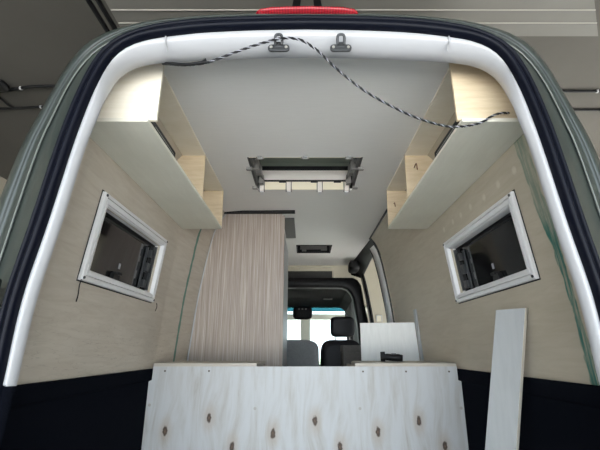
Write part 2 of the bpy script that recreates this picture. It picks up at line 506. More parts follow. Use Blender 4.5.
# split line: white above z=-.105, black carpet below
def frame_strip(lo, hi):
    bm = B()
    def clip(h):
        out = []
        for p, q in zip(h, h[1:]):
            if lo <= p[1] <= hi: out.append(p)
            for c in (lo, hi):
                if (p[1] - c) * (q[1] - c) < 0:
                    t = (c - p[1]) / (q[1] - p[1]); out.append((lerp(p[0], q[0], t), c))
        if lo <= h[-1][1] <= hi: out.append(h[-1])
        return out
    return clip
def rear_frame(mt, name, label, lower):
    bm = B()
    rings_h = [(rIN, 1.215, .078), (rIN, 1.134, .005), (rIN, 1.130, 0), (rIN0, 1.121, 0), (rHOLLOW, 1.104, 0), (rWH, 1.104, 0), (rWH, 1.109, 0.012)]
    if not lower:
        rings = []
        for h, Y, off in rings_h:
            h2 = [(x + off, z + (off if k > 20 else 0)) for k, (x, z) in enumerate(h[2:])]
            w_ = {id(rIN): 1.0, id(rIN0): .7}.get(id(h), 0)
            line = full(h2, Y)
            # the header part of the reveal lies deeper than the pillars
            rings.append([(p[0], p[1] + DEEP * w_ * deepness(p[2]), p[2]) for p in line])
        grid_loft(bm, rings)
    else:
        bm.free()
        for s in (-1, 1):
            bm = B(); rings = []
            for h, Y, off in rings_h:
                x0 = h[2][0]; z0 = h[2][1]
                rings.append([(s * (x0 + off) + .008, Y, z0 + .002), (s * (x0 + off + .01) + .008, Y, -.40), (s * (x0 + off + .012) + .008, Y, -.78)])
            grid_loft(bm, rings)
            bmesh.ops.recalc_face_normals(bm, faces=bm.faces)
            o = obj(name, bm, mt, van, smooth=True); o['label'] = label
        return
    bmesh.ops.recalc_face_normals(bm, faces=bm.faces)
    o = obj(name, bm, mt, van, smooth=True)
    if label: o['label'] = label
    return o
rear_frame(M['white'], 'door_frame', 'glossy white door frame round the rear opening', False)
rear_frame(M['carpet'], 'pillar_carpet', 'black carpet on the lower door pillar', True)
# weld seams at the two upper corners of the frame
for sd in (-1, 1):
    bm = B(); pts = []
    for h, Y in ((rIN, 1.127), (rIN0, 1.117), (rHOLLOW, 1.100), (rWH, 1.100)):
        k = min(range(4, len(h)), key=lambda i: abs(abs(h[i][0]) - .478))
        pts.append((sd * .478 + .008, Y, interp(sorted((p[0], p[1]) for p in h[4:]), .478)))
    tube(bm, catmull(pts, 5), .0028, 6)
    obj('weld_seam', bm, M['white'], van, smooth=True)
# rubber seal: round bulb plus lip
bm = B()
mid = [(lerp(a[0], b[0], .5), lerp(a[1], b[1], .5)) for a, b in zip(rWH, rSE)]
def band(h0, h1, prof):
    """prof: list of (t across from h0 to h1, y)"""
    return [full([(lerp(a[0], b[0], t), lerp(a[1], b[1], t)) for a, b in zip(h0, h1)], Y) for t, Y in prof]
grid_loft(bm, band(rWH, rSE, [(.01, 1.1035), (.04, 1.092), (.10, 1.083), (.25, 1.075), (.42, 1.080), (.50, 1.096), (.56, 1.100), (.62, 1.084), (.78, 1.078), (.93, 1.088), (1, 1.105), (1, 1.13)]))
bmesh.ops.recalc_face_normals(bm, faces=bm.faces)
o = obj('rubber_seal', bm, M['rubber'], van, smooth=True); o['label'] = 'black rubber seal round the rear opening'
# painted flange, crease and outer skin
bm = B()
def ringt(A, Bc, t, Y):
    return full(resample(ring([(lerp(p[0], q[0], t), lerp(p[1], q[1], t)) for p, q in zip(A, Bc)], Y)), Y)
prof = [ringt(SE, CR, t, Y) for t, Y in ((-.03, 1.125), (0, 1.106), (.10, 1.124), (.5, 1.160), (.90, 1.190), (.95, 1.191), (1.0, 1.184))]
prof += [ringt(CR, OU, t, Y) for t, Y in ((.04, 1.184), (.09, 1.192), (.25, 1.199), (.44, 1.206), (.50, 1.201), (.70, 1.199), (.86, 1.204), (.95, 1.216), (1, 1.235))]
# side and roof skin running forward
hs = rOU
yskin = [1.5, 2.083, 2.58, 3.5, 3.9, 4.105, 4.45, 4.98, 5.3]
lastx = [p[0] for p in full(hs, 0)]
SK = len(prof) - 1
for Y in yskin: prof.append(full([(x, z) for x, z in hs], Y))
npts = len(prof[0])
def skp(i, j):
    if i < SK: return False
    a, b = prof[i][j], prof[i][j+1]; ya, yb = prof[i][0][1], prof[i+1][0][1]
    cx = (a[0] + b[0]) / 2; cz = (a[2] + b[2]) / 2
    if cz > 1.1 and abs(cx) < .34 and ya > 2.05 and yb < 2.6: return True
    if cz > 1.1 and -.1 < cx < .30 and ya > 4.05 and yb < 4.5: return True
    if cx > .7 and -.82 < cz < 1.08 and ya > 3.85 and yb < 5.4: return True
    return False
grid_loft(bm, prof, skip=skp)
bmesh.ops.recalc_face_normals(bm, faces=bm.faces)
obj('body_shell', bm, M['paint'], van, smooth=True)
ROOF = max(z for x, z in rOU)
# pale bead along the flange crease, lighter colour standing in for its edge highlight
M['bead'] = mat('pale grey green crease highlight', (0.17, 0.185, 0.165), 0.4)
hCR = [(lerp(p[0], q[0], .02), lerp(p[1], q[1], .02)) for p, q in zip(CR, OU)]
o = obj('highlight_bead', tb([Vector(p) for p in full(resample(ring(hCR, 1.180)), 1.180)], .0026, 6), M['bead'], van, smooth=True); o['label'] = 'pale painted highlight along the body flange crease'

# rear bumper / sill below the opening
obj('rear_sill', bx(-.80, .80, 1.06, 1.17, -.90, -.80), M['black'], van, bevel=0.012)
# hinges of the rear doors on the left body flange
def flange(py, side, t=.5):
    pass
bm = B()
box(bm, -.93, -.855, 1.10, 1.125, .085, .18)
cyl(bm, (-.858, 1.105, .075), (0, 0, 1), .014, .115)
o = obj('door_hinge', bm, M['black'], van, bevel=0.006); o['label'] = 'black door hinge'

# high brake lamp on the roof edge
zt = ROOF
bm = B()
sec = [(1.176, zt - .002), (1.178, zt + .010), (1.190, zt + .019), (1.24, zt + .020), (1.26, zt + .004), (1.20, zt - .002)]
rings = []
for t in (-1, -.97, -.9, -.7, -.35, 0, .35, .7, .9, .97, 1):
    k = 1 if abs(t) < .9 else (.82 if abs(t) < .96 else (.55 if abs(t) < .99 else .2))
    rings.append([(.008 + t * .193, lerp(1.2, y, k) + .008 * t * t, lerp(zt + .002, z, k)) for y, z in sec])
V = grid_loft(bm, rings, closed=True); bm.faces.new(V[0]); bm.faces.new(V[-1][::-1])
bmesh.ops.recalc_face_normals(bm, faces=bm.faces)
o = obj('brake_light', bm, M['red'], van, smooth=True); o['label'] = 'slim red high brake light on the roof edge'

# two door latch strikers bolted to the header
def striker(x):
    bm = B()
    yb = 1.108; zb = .965
    pts = []
    for (a, b_) in rounded_rect(.072, .026, .012, 5): pts.append((x + a, yb, zb + b_))
    prism(bm, pts, (0, -.010, 0))
    box(bm, x - .014, x + .014, yb - .012, yb, zb, zb + .022)
    o = obj('latch_striker', bm, M['dark_metal'], van, bevel=0.0025)
    lp = catmull([(x - .0105, yb - .012, zb + .006), (x - .0115, yb - .020, zb + .024), (x - .009, yb - .024, zb + .036), (x, yb - .025, zb + .039),
                  (x + .009, yb - .024, zb + .036), (x + .0115, yb - .020, zb + .024), (x + .0105, yb - .012, zb + .006)], 5)
    obj('striker_loop', tb(lp, .0048, 8), M['dark_metal'], o, smooth=True)
    for s in (-1, 1):
        bm = B(); cyl(bm, (x + s * .025, yb - .009, zb), (0, -1, 0), .0050, .004, 12)
        q = obj('bolt', bm, M['steel'], o); q['label'] = 'bright bolt head'
    return o
striker(-.088); striker(.120)

# ------------------------------------------------------------------ cab at the front of the van (parts of the van)
AY = 5.15
def arch():
    outer = [(-.78, FLOOR), (-.80, -.1), (-.775, .4), (-.72, .80), (-.66, .892), (.66, .892), (.72, .80), (.775, .4), (.80, -.1), (.78, FLOOR)]
    inn = [(-.66, FLOOR), (-.68, -.1), (-.655, .35), (-.62, .58)]
    inn += [(-.62 + .16 * (1 - math.cos(a)) * 1.0, .58 + .19 * math.sin(a)) for a in [PI/2 * k / 6 for k in range(1, 7)]]
    inn = inn + [(-x, z) for x, z in inn[::-1]]
    # same count: resample both
    def rs(P, n=60):
        d = [0]
        for a, b in zip(P, P[1:]): d.append(d[-1] + math.hypot(b[0]-a[0], b[1]-a[1]))
        out = []
        for k in range(n):
            s = d[-1] * k / (n-1); i = min(max(j for j in range(len(d)) if d[j] <= s + 1e-9), len(P) - 2)
            t = (s - d[i]) / (d[i+1] - d[i]); out.append((lerp(P[i][0], P[i+1][0], t), lerp(P[i][1], P[i+1][1], t)))
        return out
    o_, i_ = rs(outer), rs(inn)
    mid_ = [(lerp(a[0], b[0], .85), lerp(a[1], b[1], .85)) for a, b in zip(o_, i_)]
    bm = B()
    grid_loft(bm, [[(x, AY + .12, z) for x, z in o_], [(x, AY, z) for x, z in o_], [(x, AY - .015, z) for x, z in mid_], [(x, AY + .01, z) for x, z in i_], [(x, AY + .12, z) for x, z in i_]])
    bmesh.ops.recalc_face_normals(bm, faces=bm.faces)
    return bm
o = obj('cab_arch', arch(), M['black'], van, smooth=True); o['label'] = 'black arch between load space and cab'
# cab shell: headliner, side walls
bm = B()
secs = []
for (y, w, zt_) in ((5.20, .80, .87), (5.6, .80, .84), (5.95, .76, .74), (6.2, .72, .645)):
    secs.append([(-w - .04, y, FLOOR), (-w - .04, y, -.05), (-w, y, .35), (-w + .08, y, zt_ - .08), (-w + .2, y, zt_), (w - .2, y, zt_), (w - .08, y, zt_ - .08), (w, y, .35), (w + .04, y, -.05), (w + .04, y, FLOOR)])
grid_loft(bm, secs)
obj('cab_lining', bm, M['black_matt'], van, solid=0.02)
# windscreen surround with pillars
def ws(t, x): return (x, 6.2 + .75 * t, .645 - .90 * t)
for s in (-1, 1):
    obj('windscreen_pillar', pr([ws(0, s * .70), ws(0, s * .60), ws(1, s * .72), ws(1, s * .86)], (0, .03, .03)), M['black_matt'], van)
bm = B(); vs = [bm.verts.new(ws(t, x)) for t, x in ((.09, -.61), (.09, .61), (1, .72), (1, -.72))]; bm.faces.new(vs)
wsn = obj('windscreen', bm, M['screen'], van); wsn['label'] = 'clear windscreen glass'
bm = B(); vs = [bm.verts.new(ws(t, x)) for t, x in ((0, -.60), (0, .60), (.09, .61), (.09, -.61))]; bm.faces.new(vs)
q = obj('sun_band', bm, M['screen_band'], wsn); q['label'] = 'teal tinted band along the top of the windscreen'
# dashboard
bm = B()
sec = [(6.0, FLOOR), (5.95, -.35), (6.02, -.24), (6.2, -.20), (6.95, -.26), (6.95, FLOOR)]
prism(bm, [(-.82, y, z) for y, z in sec], (1.64, 0, 0))
obj('dashboard', bm, M['black'], van, bevel=0.03, seg=3)
# rear view mirror / sensor housing hanging from the headliner
bm = B(); pillow(bm, (-.036, 6.05, .525), .29, .12, .20, .55)
o = obj('mirror_housing', bm, M['black'], van, smooth=True); o['label'] = 'black mirror housing hanging in the windscreen'
for k in range(3): obj('console_switch', bx(-.10 + .05 * k, -.075 + .05 * k, 5.975, 5.99, .565, .585), M['mech'], o)
bm = B(); tube(bm, [(.27, 5.93, .715), (.40, 5.93, .715)], .012, 8)
obj('grab_handle', bm, M['mech'], van, smooth=True)

# sliding door opening: rubber, white flange, black seal following the wall section
def section_band(y0, y1, z0, z1, off0, off1, side=1, n=24, cap=0):
    bm = B()
    zs_ = [lerp(z0, z1, k / n) for k in range(n + 1)]
    grid_loft(bm, [[(side * (wx(z, y) + off), y, z) for z in zs_] for y, off in ((y0, off0), (y1, off1))])
    bmesh.ops.recalc_face_normals(bm, faces=bm.faces)
    return bm
o = obj('door_gap', section_band(3.795, 3.835, FLOOR, CEIL - .04, -.003, 0.0), M['black_matt'], van, solid=.01); o['label'] = 'thin black gap beside the plywood lining'
o = obj('door_flange', section_band(3.835, 4.01, FLOOR, CEIL - .06, .004, -.014), M['frame_white'], van, solid=.01, smooth=True); o['label'] = 'white painted side door flange'
o = obj('door_seal', section_band(4.01, 4.13, FLOOR, CEIL - .08, -.012, .006), M['rubber'], van, solid=.014, smooth=True); o['label'] = 'black side door seal'
o = obj('door_pillar', section_band(4.95, 5.17, FLOOR, CEIL - .14, .005, .01), M['black'], van, solid=.02, smooth=True); o['label'] = 'black pillar between side door and cab'
# black header over the side door
bm = B()
prism(bm, [(.60, 3.86, CEIL - .006), (.60, 5.16, CEIL - .006), (.66, 5.16, .955), (.72, 5.16, .90), (.74, 5.16, .90), (.74, 3.86, 1.0), (.65, 3.86, 1.02)][0:0] or
      [(.655, 3.80, CEIL - .004), (.585, 5.16, CEIL - .004), (.60, 5.16, .93), (.735, 5.16, .885), (.715, 3.80, .975)], (.012, 0, .012))
o = obj('door_header', bm, M['black'], van); o['label'] = 'black header over the side door'
bm = B(); pillow(bm, (.60, 4.86, .975), .13, .34, .13, .6)
o = obj('header_cover', bm, M['black'], van, smooth=True)
bm = B(); prism(bm, [(.640, 2.95, CEIL - .003), (.648, 2.95, CEIL - .012), (.66, 2.95, CEIL - .003)], (-.004, .90, 0))
o = obj('ceiling_edge_trim', bm, M['black'], van); o['label'] = 'thin black strip along the ceiling edge'

# ------------------------------------------------------------------ cab overhead shelf
sh = empty('cab_shelf', (0, 5.18, .895), 'cream overhead cab shelf with dark open recess above the black arch', 'shelf')
bm = B()
box(bm, -.70, -.30, 5.165, 5.18, .895, CEIL - .002)
box(bm, .375, .66, 5.165, 5.18, .895, CEIL - .002)
box(bm, -.30, .375, 5.165, 5.18, 1.035, CEIL - .002)
obj('front_panel', bm, M['cream'], sh)
bm = B(); box(bm, -.30, .375, 5.44, 5.45, .895, 1.035); box(bm, -.30, .375, 5.18, 5.45, .893, .900)
o = obj('recess', bm, M['shelf_dark'], sh); o['label'] = 'dark grey back of the recess'

# ------------------------------------------------------------------ seats
def seat_posts(bm, x, y, z0, z1, s=.06):
    for k in (-1, 1): cyl(bm, (x + k * s, y, z0), (0, 0, 1), .007, z1 - z0, 8)
st = empty('driver_seat', (.44, 5.0, FLOOR), 'black leather cab seat with headrest, in front of the windscreen', 'seat')
bm = B(); pillow(bm, (.43, 5.02, -.18), .50, .17, .60, .45, 12, 24)
obj('backrest', bm, M['seat_black'], st, smooth=True)
bm = B(); pillow(bm, (.455, 5.03, .27), .295, .12, .245, .42, 12, 24)
obj('headrest', bm, M['seat_black'], st, smooth=True)
for k in (-1, 1):
    bm = B(); cyl(bm, (.455 + k * .085, 5.03, .06), (0, 0, 1), .007, .14, 8)
    o = obj('headrest_post', bm, M['steel'], st); o['label'] = 'chrome headrest post'
bm = B(); pillow(bm, (.43, 5.30, -.44), .50, .52, .17, .45)
obj('seat_cushion', bm, M['seat_black'], st, smooth=True)
obj('seat_base', bx(.23, .63, 5.10, 5.50, FLOOR, -.50), M['black'], st, bevel=.01)
st = empty('cab_bench', (-.30, 5.0, FLOOR), 'grey covered double cab seat beside the black driver seat', 'seat')
bm = B(); pillow(bm, (-.29, 5.02, -.20), .92, .16, .64, .3, 12, 28)
obj('backrest', bm, M['seat_grey'], st, smooth=True)
bm = B(); pillow(bm, (-.29, 5.30, -.44), .92, .52, .17, .4)
obj('seat_cushion', bm, M['seat_grey'], st, smooth=True)
obj('seat_base', bx(-.70, .12, 5.10, 5.50, FLOOR, -.50), M['black'], st, bevel=.01)

# upright dark box behind the driver seat
b_ = empty('storage_box', (.46, 4.2, FLOOR), 'dark grey upright box behind the black seat beside the white board', 'box')
obj('body', bx(.375, .56, 4.1, 4.4, FLOOR, -.02), M['bin'], b_, bevel=.006)
o = obj('lid', bx(.37, .565, 4.095, 4.405, -.02, .045), M['bin'], b_, bevel=.006)

# ------------------------------------------------------------------ side windows
def window(idx, s, y0, y1, zb, zt_, label):
    """white framed acrylic window in the leaning side wall; u along y, z up"""
    w = empty('window_%d' % idx, (s * .87, (y0 + y1) / 2, zb), label, None, None, 'structure')
    xw0, xw1 = wx(zb, y0), wx(zt_, y0)
    ax = Vector((s * (xw1 - xw0), 0, zt_ - zb)); H = ax.length; ax.normalize()
    nrm = Vector((-s * ax.z, 0, s * ax.x)) if True else None      # towards the room
    if nrm.x * s > 0: nrm = -nrm
    o0 = Vector((s * xw0, 0, zb))
    def P(y, h, d): return o0 + Vector((0, y, 0)) + ax * h + nrm * d
    # frame: stepped profile, outer -> inner (inset from outer edge, depth towards the room)
    steps = [(0, -.004), (0, .014), (.004, .018), (.017, .020), (.018, .008), (.022, .008), (.023, .020), (.040, .017), (.043, .010), (.046, .010), (.050, -.004), (.052, -.030)]
    rings = []
    bm = B()
    for ins, d in steps:
        r = [P(y0 + ins, ins, d), P(y1 - ins, ins, d), P(y1 - ins, H - ins, d), P(y0 + ins, H - ins, d)]
        rings.append(r)
    grid_loft(bm, rings, closed=True); bmesh.ops.recalc_face_normals(bm, faces=bm.faces)
    obj('window_frame', bm, M['frame_white'], w)
    # dark rebate round the pane
    bm = B(); rings = []
    for ins, d in ((.050, -.028), (.054, -.050), (.075, -.052)):
        rings.append([P(y0 + ins, ins, d), P(y1 - ins, ins, d), P(y1 - ins, H - ins, d), P(y0 + ins, H - ins, d)])
    grid_loft(bm, rings, closed=True); bmesh.ops.recalc_face_normals(bm, faces=bm.faces)
    obj('pane_gasket', bm, M['black'], w)
    i = .06
    bm = B(); vs = [bm.verts.new(p) for p in (P(y0 + i, i, -.05), P(y1 - i, i, -.05), P(y1 - i, H - i, -.05), P(y0 + i, H - i, -.05))]; bm.faces.new(vs)
    o = obj('window_pane', bm, M['tint'], w); o['label'] = 'dark tinted pane'
    # stay bracket at the far end
    bm = B()
    a = y1 - .052
    for (ya, yb, ha, hb, d0, d1) in ((a - .012, a, .06, H - .06, -.03, -.012), (a - .075, a - .065, .06, H - .08, -.045, -.034), (a - .062, a - .02, .07, .11, -.045, -.02), (a - .062, a - .02, H * .42, H * .42 + .05, -.045, -.022), (a - .055, a - .025, H - .13, H - .09, -.045, -.02)):
        pts = [P(ya, ha, d0), P(yb, ha, d0), P(yb, hb, d0), P(ya, hb, d0)]
        prism(bm, pts, nrm * (d1 - d0))
    obj('window_stay', bm, M['dark_metal'], w)
    # latch on the lower edge
    bm = B()
    yc = lerp(y0, y1, .47)
    prism(bm, [P(yc - .035, .058, -.048), P(yc + .035, .058, -.048), P(yc + .028, .085, -.048), P(yc - .028, .085, -.048)], nrm * .02)
    prism(bm, [P(yc - .012, .08, -.048), P(yc + .03, .08, -.048), P(yc + .03, .095, -.048), P(yc - .012, .095, -.048)], nrm * .028)
    obj('window_latch', bm, M['black'], w, bevel=.002)
    # small white handle plate seen on the pane
    bm = B(); prism(bm, [P(yc + .03, .115, -.049), P(yc + .046, .115, -.049), P(yc + .046, .142, -.049), P(yc + .03, .142, -.049)], nrm * .003)
    o = obj('pane_sticker', bm, M['wire_white'], w); o['label'] = 'small white mark on the pane'
    # corner fixings
    bm = B()
    for yy, hh in ((y0 + .012, .012), (y1 - .012, .012), (y1 - .012, H - .012), (y0 + .012, H - .012)):
        cyl(bm, P(yy, hh, .016), nrm, .006, .006, 10)
    obj('corner_screw', bm, M['dark_metal'], w)
    # dark backing gap line where the frame meets the wall
    bm = B()
    rings = []
    for ins, d in ((-.006, .0015), (.004, .0015)):
        rings.append([P(y0 + ins, ins, d), P(y1 - ins, ins, d), P(y1 - ins, H - ins, d), P(y0 + ins, H - ins, d)])
    grid_loft(bm, rings, closed=True); bmesh.ops.recalc_face_normals(bm, faces=bm.faces)
    o = obj('frame_gasket', bm, M['black_matt'], w, solid=.001); o['label'] = 'black sealing line round the frame'
    return P
PL = window(1, -1, 1.545, 2.325, .262, .63, 'white framed dark window in the left side wall')
window(2, 1, 1.498, 2.325, .258, .612, 'white framed dark window in the right side wall')

# loose wires below the left window
cw = obj('hanging_wire', tb(catmull([(-.868, 1.545, .262), (-.866, 1.535, .235), (-.868, 1.54, .20), (-.868, 1.535, .175)], 6), .0022, 6), M['black'], None, smooth=True)
tag(cw, 'short black wire hanging below the near corner of the left window', 'wire')
cw = obj('hanging_wire', tb(catmull([(-.868, 2.37, .262), (-.866, 2.375, .24), (-.868, 2.36, .215)], 6), .002, 6), M['black'], None, smooth=True)
tag(cw, 'very short black wire under the far corner of the left window', 'wire')

# ------------------------------------------------------------------ overhead cabinets
ZB, ZT = .79, CEIL - .002
XI_B, XI_T = .560, .564
YN, YM, YF = 1.262, 2.04, 2.575
def cabinet(s, label, endmat):
    c = empty('overhead_cabinet', (s * .68, YN, ZB), label, 'cabinet', 'overhead cabinets along the two side walls')
    def panel(y, t, zlo=ZB, xi=None):
        zs_ = [lerp(zlo, ZT, k / 10) for k in range(11)]
        pts = [(s * (wx(z, y) - .003), y, z) for z in zs_] + [(s * (xi or XI_T), y, ZT), (s * (xi or XI_B), y, zlo)]
        return pr(pts, (0, t, 0))
    yb = YN - .012
    bm = B()
    pts = [(s * XI_B, yb, 0), (s * XI_B, YF, 0)]
    top = ZB; bot = ZB - .014
    prism(bm, [(s * (XI_B), yb, bot), (s * (XI_B), YF, bot), (s * (wx(bot, YF) - .002), YF, bot), (s * (wx(bot, 2.55) - .002), 2.55, bot), (s * (wx(bot, yb) - .002), yb, bot)], (0, 0, .014))
    o = obj('bottom_panel', bm, M['film'], c, bevel=.0012); o['label'] = 'grey coated bottom panel'
    # pale cut edges of the bottom panel
    bm = B(); box(bm, min(s * XI_B, s * (wx(bot, yb) - .004)), max(s * XI_B, s * (wx(bot, yb) - .004)), yb - .0012, yb, bot, top)
    q = obj('edge_band', bm, M['edge'], o); q['label'] = 'pale cut edge facing the rear door'
    obj('end_panel', panel(YN, .012, xi=.535 if s < 0 else .549), endmat, c)
    obj('divider', panel(YM, .012), M['birch'], c)
    obj('far_panel', panel(YF - .012, .012), M['birch'], c)
    # top batten under the ceiling
    bm = B(); box(bm, min(s * XI_T, s * .690), max(s * XI_T, s * .690), YN + .012, YF - .012, ZT - .010, ZT)
    obj('top_board', bm, M['birch_pale'], c)
    # black slotted rail at the front of the first compartment
    bm = B(); x0, x1 = s * (XI_B + .004), s * (XI_B + .018)
    box(bm, min(x0, x1), max(x0, x1), 1.30, 1.57, ZB, ZB + .03)
    o = obj('rail', bm, M['black'], c); o['label'] = 'black metal rail on the bottom panel'
    bm = B(); x0 = s * (XI_B + .0035)
    box(bm, min(x0, x0 + s * .002), max(x0, x0 + s * .002), 1.33, 1.55, ZB + .012, ZB + .015)
    obj('rail_slot', bm, M['steel'], o)
    # stub of wire in the compartments
    bm = B()
    if s > 0:
        tube(bm, catmull([(s * .60, 1.95, ZB + .13), (s * .60, 1.96, ZB + .17), (s * .605, 2.02, ZB + .175)], 5), .003, 6)
        obj('wire_stub', bm, M['wire_red'], c, smooth=True); bm = B()
        tube(bm, catmull([(s * .60, 2.50, ZB + .12), (s * .60, 2.51, ZB + .15), (s * .605, 2.555, ZB + .16)], 5), .003, 6)
        obj('wire_stub', bm, M['wire_red'], c, smooth=True)
    else: bm.free()
    return c
cabinet(-1, 'open birch overhead cabinet along the wall above the left window', M['birch_pale'])
cabinet(1, 'open birch overhead cabinet along the wall above the right window', M['birch'])

# ------------------------------------------------------------------ tall wardrobe
WY0, WY1 = 3.07, 3.86
w = empty('wardrobe', (-.5, WY0, FLOOR), 'tall wardrobe with grey brown line veneer by the left wall', 'wardrobe')
zs_ = [lerp(FLOOR, CEIL - .004, k / 24) for k in range(25)]
pts = [(-(wx(z, WY0) - .004), WY0, z) for z in zs_] + [(-.182, WY0, CEIL - .004), (-.182, WY0, FLOOR)]
o = obj('side_panel', pr(pts, (0, .018, 0)), M['veneer'], w)
o['label'] = 'veneered end panel with vertical lines'
bm = B(); prism(bm, [(-.165, WY0 + .002, FLOOR), (-.182, WY0 + .002, FLOOR), (-.182, WY0 + .002, CEIL - .02), (-.165, WY0 + .002, CEIL - .02)], (0, .03, 0))
o = obj('corner_strip', bm, M['veneer'], w)
obj('front_panel', bx(-.182, -.166, WY0 + .032, WY1, FLOOR, CEIL - .15), M['plank'], w)
o['label'] = 'grey wardrobe front towards the aisle'
bm = B()
prism(bm, [(-(wx(z, WY0) - .004), WY0 - .004, z) for z in zs_[9:]] + [(-(wx(z, WY0) - .013), WY0 - .004, z) for z in zs_[9:][::-1]], (0, .004, 0))
o = obj('sealant_strip', bm, M['white'], w); o['label'] = 'white sealing strip along the wall'
bm = B(); prism(bm, [(-.655, 3.045, CEIL - .010), (-.50, 3.005, CEIL - .010), (-.08, 2.995, CEIL - .010), (-.08, 3.06, CEIL - .010), (-.655, 3.06, CEIL - .010)], (0, 0, .0095))
o = tag(obj('ceiling_strip', bm, M['black_matt']), 'flat black strip on the ceiling along the top of the wardrobe', 'strip')
o = tag(obj('ceiling_plate', bx(-.185, -.09, 3.19, 3.80, CEIL - .008, CEIL - .0005), M['plate_grey']), 'dark grey plate on the ceiling beside the wardrobe top', 'plate')

# ------------------------------------------------------------------ skylight
sk = empty('skylight', (0, 2.33, CEIL), 'large roof skylight without its inner trim, row of catches along its edge', 'skylight')
x0, x1, y0, y1 = SKY
e = .004
obj('lower_liner', bx(x0 + .03, x1 - .03, y1 - .012, y1 - e, CEIL + .0, 1.118), M['liner_cream'], sk)['label'] = 'cream far edge of the roof cut-out'
obj('upper_liner', bx(x0 + .02, x1 - .02, y1 - .010, y1 - e, 1.134, 1.205), M['liner_white'], sk)['label'] = 'white far wall of the skylight shaft'
bm = B(); box(bm, x0 + .02, x1 - .02, y1 - .006, y1 - e + .002, 1.116, 1.136)
for xx in (-.18, .04, .20): box(bm, xx, xx + .05, y1 - .014, y1 - .004, 1.110, 1.120)
obj('shaft_gap', bm, M['black_matt'], sk)['label'] = 'black gap between roof lining and frame'
bm = B()
box(bm, x0 + .01, x1 - .01, y1 - .03, y1 - .004, 1.205, 1.228)
box(bm, x0 + .01, x1 - .01, y0 + .004, y0 + .009, 1.205, 1.228)
box(bm, x0 + .004, x0 + .03, y0 + .004, y1 - .004, 1.205, 1.228)
box(bm, x1 - .03, x1 - .004, y0 + .004, y1 - .004, 1.205, 1.228)
obj('dome_seal', bm, M['black_matt'], sk)
for s in (-1, 1):
    xa = s * (x1 - .001); xb = s * (x1 - .006)
    obj('side_wall', bx(min(xa, xb), max(xa, xb), y0 + .002, y1 - .002, CEIL, 1.205), M['plate_grey'], sk)
obj('near_wall', bx(x0 + .01, x1 - .01, y0 + .001, y0 + .006, CEIL, 1.205), M['liner_cream'], sk)
bm = B()
rings = []
for k, (ins, z) in enumerate(((0, 1.229), (.0, 1.245), (.03, 1.262), (.10, 1.272))):
    rings.append([(x0 - .02 + ins, y0 - .02 + ins, z), (x1 + .02 - ins, y0 - .02 + ins, z), (x1 + .02 - ins, y1 + .02 - ins, z), (x0 - .02 + ins, y1 + .02 - ins, z)])
V = grid_loft(bm, rings, closed=True); bm.faces.new(V[-1])
bmesh.ops.recalc_face_normals(bm, faces=bm.faces)
obj('dome', bm, M['dome'], sk)['label'] = 'green grey acrylic dome'
# side mechanisms
for s in (-1, 1):
    bm = B()
    def bb(xa, xb, *r): box(bm, min(s * xa, s * xb), max(s * xa, s * xb), *r)
    bb(.315, .329, y0 + .06, y1 - .05, 1.09, 1.10)
    bb(.300, .329, y0 + .10, y0 + .16, 1.10, 1.17)
    bb(.290, .329, y0 + .20, y0 + .23, 1.08, 1.15)
    bb(.285, .325, y1 - .20, y1 - .15, 1.10, 1.16)
    bb(.280, .31, y1 - .10, y1 - .06, 1.07, 1.13)
    tube(bm, [(s * .30, y0 + .08, 1.16), (s * .285, y1 - .05, 1.10)], .008, 8)
    obj('opening_arm', bm, M['mech'], sk)
def catch(x, y, far):
    bm = B()
    d = 1 if far else -1
    for k in (-1, 1): box(bm, x + k * .018 - .003, x + k * .018 + .003, *( (y - .016, y + .004) if far else (y - .004, y + .016)), CEIL - .012, CEIL + .055)
    o = obj('catch', bm, M['mech'], sk)
    ya, yb = (y - .014, y + .0) if far else (y, y + .014)
    o2 = obj('catch_body', bx(x - .013, x + .013, ya, yb, CEIL - .008, CEIL + .055), M['liner_white'] if far else M['clip'], o, bevel=.002)
    ya, yb = (y - .006, y + .050) if far else (y - .022, y + .004)
    obj('catch_tip', bx(x - .013, x + .013, ya, yb, CEIL - (.018 if far else .006), CEIL - .001), M['frame_white'] if far else M['clip'], o, bevel=.002)
for x in (-.30, -.113, .102, .288): catch(x, y1, True)
for x in (-.26, 0, .253): catch(x, y0, False)
for s in (-1, 1):
    for yy in (y0 + .14, y1 - .06):
        bm = B(); xa, xb = s * (x1 - .012), s * (x1 + .022)
        box(bm, min(xa, xb), max(xa, xb), yy - .012, yy + .012, CEIL - .016, CEIL + .004)
        obj('side_catch', bm, M['mech'], sk, bevel=.002)

# small roof vent
v = empty('roof_vent', (.1, 4.28, CEIL), 'small square roof vent hole with black rim near the front of the ceiling', 'vent')
x0, x1, y0, y1 = VENT
bm = B()
box(bm, x0 - .008, x1 + .008, y0 - .008, y0 + .006, CEIL - .005, CEIL + .02)
box(bm, x0 - .008, x1 + .008, y1 - .006, y1 + .008, CEIL - .005, CEIL + .14)
box(bm, x0 - .008, x0 + .006, y0, y1, CEIL - .005, CEIL + .14)
box(bm, x1 - .006, x1 + .008, y0, y1, CEIL - .005, CEIL + .14)
obj('vent_rim', bm, M['black_matt'], v)
bm = B(); box(bm, x0 + .03, x1 - .03, y1 - .02, y1 - .008, CEIL + .035, CEIL + .075); box(bm, x0 + .05, x0 + .10, y1 - .026, y1 - .018, CEIL + .01, CEIL + .04)
box(bm, x1 - .10, x1 - .03, y1 - .026, y1 - .018, CEIL + .02, CEIL + .06)
obj('vent_frame', bm, M['mech'], v)
bm = B(); box(bm, x0 - .01, x1 + .01, y0 - .01, y1 + .01, ROOF + .0, ROOF + .03)
obj('vent_lid', bm, M['plate_grey'], v)

